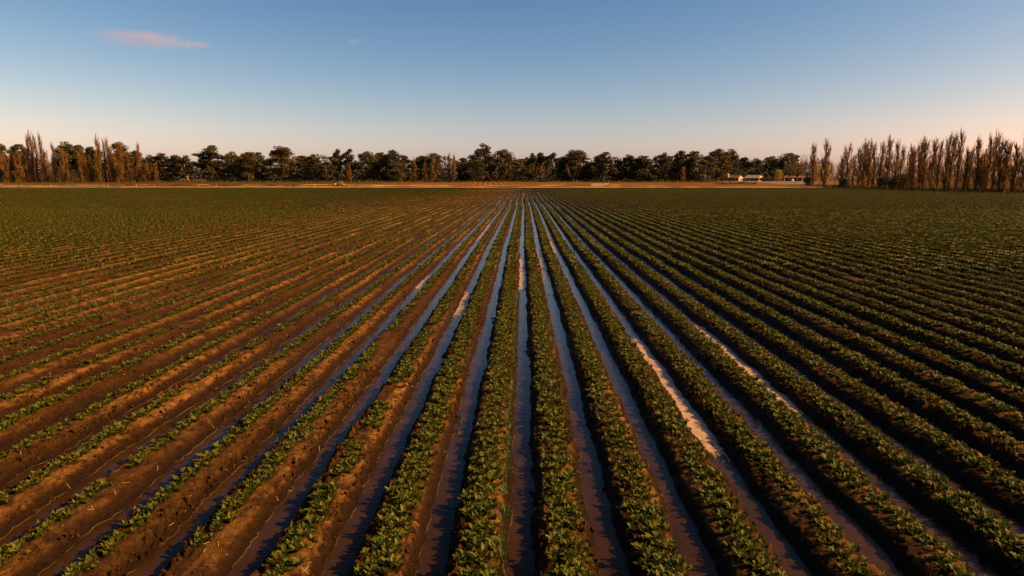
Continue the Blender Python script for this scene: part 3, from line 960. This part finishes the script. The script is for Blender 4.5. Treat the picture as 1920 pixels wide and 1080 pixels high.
bares = [bare_proto(900 + k) for k in range(3)]
BARE = [(1004, 304, 40, 400, 'in front of the gums'), (1022, 306, 30, 399, 'in front of the gums'), (1075, 306, 34, 399, 'in front of the gums'), (925, 322, 30, 398, 'in front of the gums'), (900, 326, 24, 398, 'in front of the gums'),
        (1494, 286, 36, 440, 'beside the right poplar row'), (1512, 287, 34, 420, 'beside the right poplar row'), (1534, 296, 30, 390, 'beside the right poplar row'), (1565, 298, 34, 360, 'beside the right poplar row'), (1480, 300, 34, 450, 'beside the right poplar row')]
for k, (px, top, w, Y, wh) in enumerate(sorted(BARE)):
    plant_tree('bare_tree', bares[k % 3], px, top, w, Y, 'bare twiggy brown tree %s, %s such from the left' % (wh, ordn(k + 1)), 'tree', 'bare twiggy trees')


def shrub(name, px, top, w, Y, mat, label, seed, n=900, size=.4, base=None, cat='bush'):
    p = at(px, 334, Y); zb = gz(Y) if base is None else base
    h = at(px, top, Y).z - zb; wm = w / F * Y
    o = link(name, bush_mesh(name, seed, wm * .9, h, mat, n, size))
    o.location = (p.x, Y, zb)
    return tag(o, label, cat)


def edgeY(px):
    d = ray(px, 345); return 125.5 * d.y / d.x


willow = empty('willow_tree', (at(1459, 334, 455).x, 455, gz(455)))
wb = MB(); wb.tube([(0, 0, -.3), (0, 0, 3.5)], [.3, .2], 6); wb.build('trunk', M['pbark'], willow)
link('crown', bush_mesh('willow_crown', 951, 8.0, at(1459, 314, 455).z - gz(455), 'willow', 1800, .5), willow)
tag(willow, 'yellow-green willow with a drooping round crown beside the farm houses', 'tree')
shrub('dark_hedge', 1434, 332, 38, 452, 'dark_leaf', 'dark clipped hedge between the cream house and the yellow willow', 952, 1500, .5, cat='hedge')
shrub('dark_bush', 1516, 329, 18, edgeY(1516), 'dark_leaf', 'dark pointed bush at the far end of the right poplar row', 953, 900)
shrub('dark_bush', 1585, 330, 28, edgeY(1585), 'dark_leaf', 'smaller rounded dark green bush under the right poplars', 954, 1200)
shrub('dark_bush', 1655, 327, 36, edgeY(1655), 'dark_leaf', 'dark green bush under the right poplars, first of the big pair', 955, 1600)
shrub('dark_bush', 1680, 323, 36, edgeY(1680), 'dark_leaf', 'tallest dark green bush under the right poplars, second of the big pair', 956, 1600)
shrub('green_bush', 1700, 320, 22, edgeY(1700) + 3, 'gum', 'olive green bush just behind the big dark bushes', 957, 900)
shrub('green_bush', 826, 331, 18, 397, 'grass', 'small bright green bush in front of the gums beside slim poplars', 958, 500)
shrub('green_bush', 838, 333, 14, 397, 'grass', 'lowest yellow-green bush in front of the gums', 959, 400)
shrub('dark_bush', 258, 334, 9, 386, 'dark_leaf', 'small black-green bush at the foot of the left poplars', 960, 300)
shrub('green_bush', 103, 322, 26, 396, 'gum', 'rounded green bush between the left poplars', 961, 600)
shrub('green_bush', 138, 320, 30, 398, 'gum', 'wide green bush between two full poplars at the left', 962, 700)

# masses nobody could count: undergrowth, wood behind, verge grass, weeds on the right edge
ub = MB(); r = random.Random(77)
for k in range(34000):
    px = r.uniform(-90, 1540)
    gap_ = 334 < px < 388
    Y = r.uniform(402, 436) if px < 1340 else r.uniform(478, 530)
    x = at(px, 334, Y).x; hgt = 5.5 + 5.0 * (.5 + .5 * float(vnoise(px * .045, 1.0, 7)))
    zq = hgt * r.random() ** 1.2
    if gap_ and zq < 1.7 and r.random() < .9: continue
    quad(ub, Vector((x, Y, gz(Y) + zq)), r.uniform(.7, 1.3), r, r.random(), .7)
tag(ub.build('undergrowth', M['dark_leaf']), 'dark undergrowth beneath the far gum trees', kind='stuff')
ub = MB()
for k in range(42000):
    px = r.uniform(-120, 1560)
    gap_ = 334 < px < 388
    Y = r.uniform(440, 476) if px < 1340 else r.uniform(530, 560)
    x = at(px, 334, Y).x; hgt = 12.0 + 6.0 * (.5 + .5 * float(vnoise(px * .03, 4.0, 8)))
    zq = hgt * r.random()
    if gap_ and zq < 1.5: continue
    quad(ub, Vector((x, Y, gz(Y) + zq)), r.uniform(.9, 1.6), r, r.random() * .7, .7)
tag(ub.build('woodland', M['gum']), 'dark mass of woodland behind the far gum trees', kind='stuff')
ub = MB()
for k in range(15000):
    px = r.uniform(1530, 2080); d = ray(px, 345); X = 131 + 16 * r.random(); Y = X * d.y / d.x
    s = Vector((X, Y, gz(Y) + 9.0 * r.random() ** 1.3)); e = s + Vector((r.gauss(0, .5), r.gauss(0, .5), r.uniform(.6, 1.8)))
    sv = Vector((r.uniform(-1, 1), r.uniform(-1, 1), 0)).normalized() * r.uniform(.04, .10)
    ub.add([s - sv, s + sv, e], [(0, 1, 2)], r.random())
tag(ub.build('brown_thicket', M['twig']), 'brown twiggy thicket behind the right poplars', kind='stuff')
ub = MB()
for k in range(7000):
    px = r.uniform(-100, 1420); Y = r.uniform(388, 401) if px < 1340 else r.uniform(330, 338)
    x = at(px, 334, Y).x
    quad(ub, Vector((x, Y, gz(Y) + .1 + .9 * r.random() ** 2)), r.uniform(.5, 1.1), r, r.random(), .6)
tag(ub.build('verge_grass', M['grass']), 'green grass verge along the foot of the far trees', kind='stuff')
ub = MB()
for k in range(6000):
    Y = r.uniform(145, 330); X = 124.6 + 5.5 * r.random()
    quad(ub, Vector((X, Y, .05 + .9 * r.random() ** 2)), r.uniform(.3, .7), r, r.random(), .6)
tag(ub.build('edge_weeds', M['dark_leaf']), 'low dark green weeds along the right field edge', kind='stuff')

# ------------------------------------------------------------------ farm buildings
def house(px, Y, L, W, hw, hr, rot, roofm, label, verandah=True):
    p = at(px, 334, Y)
    o = empty('farm_house', (p.x, Y, gz(Y)), rot)
    m = MB(); a, b = L / 2, W / 2
    m.add([(-a, -b, 0), (a, -b, 0), (a, b, 0), (-a, b, 0), (-a, -b, hw), (a, -b, hw), (a, b, hw), (-a, b, hw), (-a, 0, hr), (a, 0, hr)],
          [(0, 1, 5, 4), (2, 3, 7, 6), (1, 2, 6, 9, 5), (3, 0, 4, 8, 7)])
    m.build('wall', M['cream'], o)
    m = MB(); e = .5; t = .12; k = (hr - hw) / b
    for s in (-1, 1):
        ext = (1.6 if verandah and s < 0 else e)
        y1 = s * (b + ext); z1 = hr - k * (b + ext) * (0.86 if ext > 1 else 1)
        m.add([(-a - e, 0, hr + .02), (a + e, 0, hr + .02), (a + e, y1, z1), (-a - e, y1, z1),
               (-a - e, 0, hr + t), (a + e, 0, hr + t), (a + e, y1, z1 + t), (-a - e, y1, z1 + t)],
              [(0, 1, 2, 3), (7, 6, 5, 4), (2, 6, 7, 3), (0, 3, 7, 4), (1, 5, 6, 2)])
    m.build('roof', roofm, o)
    n = 3
    for q in range(n):
        x = -a + L * (q + .5) / n
        mm = MB(); mm.box((x, -b - .03, 1.3), (L / n * .55, .06, 1.3)); w_ = mm.build('window', M['dark'], o)
    mm = MB(); mm.box((a + .03, b * .25, 1.35), (.06, 1.1, 1.2)); mm.build('window', M['dark'], o)
    mm = MB(); mm.box((a + .02, -b * .45, 1.0), (.04, .9, 2.0)); mm.build('door', M['brown'], o)
    if verandah:
        for q in range(4):
            mm = MB(); x = -a + .2 + (L - .4) * q / 3
            mm.box((x, -b - 1.45, hw * .42), (.12, .12, hw * .84)); mm.build('post', M['brown'], o)
    return tag(o, label, 'house', 'farm houses at the edge of the trees')


house(1380, 470, 7.5, 6.4, 2.5, 3.9, R(-46), M['roof_rust'], 'small cream farm house with rusty roof, the one beside the water tower')
house(1415, 468, 9.5, 6.2, 2.5, 4.0, R(-48), M['roof_grey'], 'larger cream farm house with pale grey iron roof beside the dark hedge')
o = empty('low_shed', (at(1490, 334, 462).x, 462, gz(462)), R(-4))
m = MB(); m.box((0, 0, 1.2), (12.5, 5, 2.4)); m.build('wall', M['brown'], o)
m = MB(); m.add([(-6.7, -3.2, 2.4), (6.7, -3.2, 2.4), (6.7, 3.2, 2.4), (-6.7, 3.2, 2.4), (-6.7, 0, 3.5), (6.7, 0, 3.5)],
                [(0, 1, 5, 4), (2, 3, 4, 5), (1, 2, 5), (3, 0, 4), (3, 2, 1, 0)]); m.build('roof', M['roof_rust'], o)
m = MB(); m.box((0, 0, 3.56), (13.0, .5, .12)); m.build('ridge_cap', M['white'], o)
for q in (-4, -1.3, 1.4, 4.1):
    m = MB(); m.box((q, -2.53, 1.2), (1.5, .06, 1.1)); m.build('window', M['dark'], o)
tag(o, 'long low brown shed behind the willow near the right poplars', 'shed')
o = empty('water_tower', (at(1364.5, 334, 466).x, 466, gz(466)))
for sx_ in (-.55, .55):
    for sy_ in (-.55, .55):
        m = MB(); m.box((sx_, sy_, 1.35), (.18, .18, 2.7)); m.build('leg', M['brown'], o)
m = MB(); m.tube([(0, 0, 2.7), (0, 0, 2.9), (0, 0, 4.7), (0, 0, 5.0)], [1.0, .95, .95, .25], 14); m.build('tank', M['concrete'], o)
tag(o, 'small pale water tank on a brown stand beside the farm house', 'water tower')
o = empty('white_tank', (at(1486, 334, 452).x, 452, gz(452)))
m = MB(); m.tube([(0, 0, 0), (0, 0, 1.3), (0, 0, 1.6)], [.75, .75, .2], 14); m.build('body', M['white'], o)
m = MB(); m.tube([(0, 0, 1.58), (0, 0, 1.72)], [.22, .2], 10); m.build('lid', M['steel'], o)
tag(o, 'small round white tank in front of the low shed', 'tank')
for px, hh, lb in ((1470.5, 3.4, 'thin pale post between the willow and the low shed'), (1504.5, 1.9, 'short white post at the right end of the low shed')):
    m = MB(); p = at(px, 334, 452); m.tube([(0, 0, -.2), (0, 0, hh), (0, 0, hh + .08)], [.17, .14, .05], 8)
    q = m.build('white_post', M['white']); q.location = (p.x, 452, gz(452)); tag(q, lb, 'post')

# ------------------------------------------------------------------ tractor, channel blocks, outlets by the track
o = empty('tractor', (at(641, 334, 289).x, 289, gz(289) + .06), R(6)); o.scale = (0.95, 0.95, 0.95)
def wheel(x, y, rad, w):
    m = MB(); m.tube([(x, y - w / 2, rad), (x, y + w / 2, rad)], [rad, rad], 16); t_ = m.build('wheel', M['tyre'], o)
    m = MB(); m.tube([(x, y - w / 2 - .02, rad), (x, y + w / 2 + .02, rad)], [rad * .5, rad * .5], 12); m.build('rim', M['yellow'], t_)
for sy_ in (-.75, .75): wheel(-.55, sy_, .62, .34); wheel(.95, sy_, .40, .26)
m = MB(); m.add([(-.1, -.35, .75), (1.45, -.35, .62), (1.45, .35, .62), (-.1, .35, .75), (-.1, -.35, 1.45), (1.45, -.33, 1.05), (1.45, .33, 1.05), (-.1, .35, 1.45)],
                [(3, 2, 1, 0), (4, 5, 6, 7), (0, 1, 5, 4), (1, 2, 6, 5), (2, 3, 7, 6), (3, 0, 4, 7)]); m.build('hood', M['yellow'], o)
m = MB(); m.box((-.55, 0, .85), (.9, .8, .4)); m.build('chassis', M['steel'], o)
for sx_, sy_ in ((-.95, -.5), (-.95, .5), (-.12, -.5), (-.12, .5)):
    m = MB(); m.box((sx_, sy_, 1.6), (.09, .09, 1.2)); m.build('cab_post', M['yellow'], o)
m = MB(); m.box((-.53, 0, 2.24), (1.1, 1.2, .12)); m.build('cab_roof', M['yellow'], o)
m = MB(); m.box((-.6, 0, 1.15), (.4, .45, .2)); m.box((-.82, 0, 1.42), (.1, .45, .5)); m.build('seat', M['tyre'], o)
for sy_ in (-.75, .75):
    m = MB(); m.box((-.55, sy_, 1.32), (1.1, .4, .08)); m.build('mudguard', M['yellow'], o)
tag(o, 'small bright yellow tractor on the bank beyond the crop field', 'tractor')
o = empty('trailed_implement', (at(631, 334, 289).x, 289, gz(289) + .06), R(6))
m = MB(); m.box((0, 0, .75), (1.8, 1.4, .16)); m.build('frame', M['steel'], o)
m = MB(); m.box((1.2, 0, .6), (.9, .12, .12)); m.build('drawbar', M['steel'], o)
for sy_ in (-.8, .8):
    m = MB(); m.tube([(0, sy_ - .1, .38), (0, sy_ + .1, .38)], [.38, .38], 12); m.build('wheel', M['tyre'], o)
m = MB(); m.tube([(-.5, -.5, .83), (-.5, -.5, 1.25), (-.5, -.5, 1.3)], [.3, .3, .1], 10); m.build('drum', M['white'], o)
tag(o, 'grey trailed implement with a pale drum behind the yellow tractor', 'implement')

for px, L, lb in ((1112, 2.2, 'first'), (1121, 2.2, 'second'), (1133, 3.4, 'third')):
    p = at(px, 334, 293.2)
    m = MB(); a = L / 2; tz = .15 if L > 3 else 1.1
    m.add([(-a, -.6, 0), (a, -.6, .75 if L > 3 else 0), (a, .6, .75 if L > 3 else 0), (-a, .6, 0), (-a, -.5, 1.05), (a, -.5, 1.2), (a, .5, 1.2), (-a, .5, 1.05)],
          [(3, 2, 1, 0), (4, 5, 6, 7), (0, 1, 5, 4), (1, 2, 6, 5), (2, 3, 7, 6), (3, 0, 4, 7)])
    q = m.build('concrete_block', M['concrete']); q.location = (p.x, 290.0, gz(290) + .25)
    tag(q, 'long pale concrete block beside the track, %s of three left to right' % lb, 'block', 'pale concrete blocks beside the track')
OUT = [36, 92, 200, 253, 287, 370, 403, 496, 542, 587]
m = MB(); m.box((0, 0, .22), (.7, .5, .44)); m.box((0, 0, .5), (.85, .6, .12))
om = m.mesh('channel_outlet', M['outlet'])
for k, px in enumerate(OUT):
    q = link('channel_outlet', om); q.location = (at(px, 334, 290).x, 290, gz(290) + .15)
    tag(q, 'small pale concrete outlet on the channel bank, %s from the left edge' % ordn(k + 1), 'outlet', 'small outlets on the channel bank')

# ------------------------------------------------------------------ clouds
def cloud(px, py, wpx, hpx, D, label, dens, seed):
    p = at(px, py, D); w = wpx / F * D; h = hpx / F * D
    bpy_me = MB(); r_ = random.Random(seed)
    n, mN = 40, 14
    V = []
    for j in range(mN + 1):
        ph = math.pi * j / mN
        for k in range(n):
            a = 2 * math.pi * k / n
            d = Vector((math.sin(ph) * math.cos(a), math.sin(ph) * math.sin(a), math.cos(ph)))
            f = 1 + .22 * float(fbm(d.x * 5 + seed, d.y * 2 + d.z, seed, 3))
            V.append((d.x * w / 2 * f, d.y * w * .3 * f, d.z * h / 2 * f))
    Fc = [((j + 1) * n + k, (j + 1) * n + (k + 1) % n, j * n + (k + 1) % n, j * n + k) for j in range(mN) for k in range(n)]
    bpy_me.add(V, Fc)
    mt = bpy.data.materials.new('cloud_vapour'); mt.use_nodes = True
    nt = mt.node_tree; nt.nodes.remove(nt.nodes['Principled BSDF']); g = NT(nt)
    pv = g.n('ShaderNodeVolumePrincipled'); pv.inputs['Color'].default_value = (1, .86, .86, 1)
    pv.inputs['Anisotropy'].default_value = 0.2
    tc = g.n('ShaderNodeTexCoord').outputs['Object']
    mp = g.n('ShaderNodeMapping'); mp.inputs['Scale'].default_value = (2 / w, 2 / (w * .6), 2 / h); g.l(tc, mp.inputs[0])
    ln = g.n('ShaderNodeVectorMath', operation='LENGTH'); g.l(mp.outputs[0], ln.inputs[0])
    fall = g.mapr(ln.outputs['Value'], .1, 1.0, 1.0, 0.0, True)
    mp2 = g.n('ShaderNodeMapping'); mp2.inputs['Scale'].default_value = (7 / w, 7 / w, 3.0 / h); mp2.inputs['Location'].default_value = (seed, 0, 0); g.l(tc, mp2.inputs[0])
    nz = g.mapr(g.noise(1.0, 5, .62, mp2.outputs[0]), .40, .66)
    g.l(g.math('MULTIPLY', g.math('MULTIPLY', fall, nz), dens), pv.inputs['Density'])
    g.l(pv.outputs[0], nt.nodes['Material Output'].inputs['Volume'])
    o_ = bpy_me.build('cloud', mt, None, True); o_.location = p
    o_.rotation_euler = (0, 0, math.atan2(-p.x, p.y))
    tag(o_, label, 'cloud', 'small pink clouds')


cloud(278, 74, 230, 34, 7000, 'long flat pinkish cloud, the larger of two in the sky', .0032, 3)
cloud(370, 83, 60, 12, 7100, 'faint tail of pink cloud just right of the long cloud', .008, 5)
cloud(664, 77, 34, 12, 7000, 'tiny faint pink cloud high above the tree line', .006, 9)
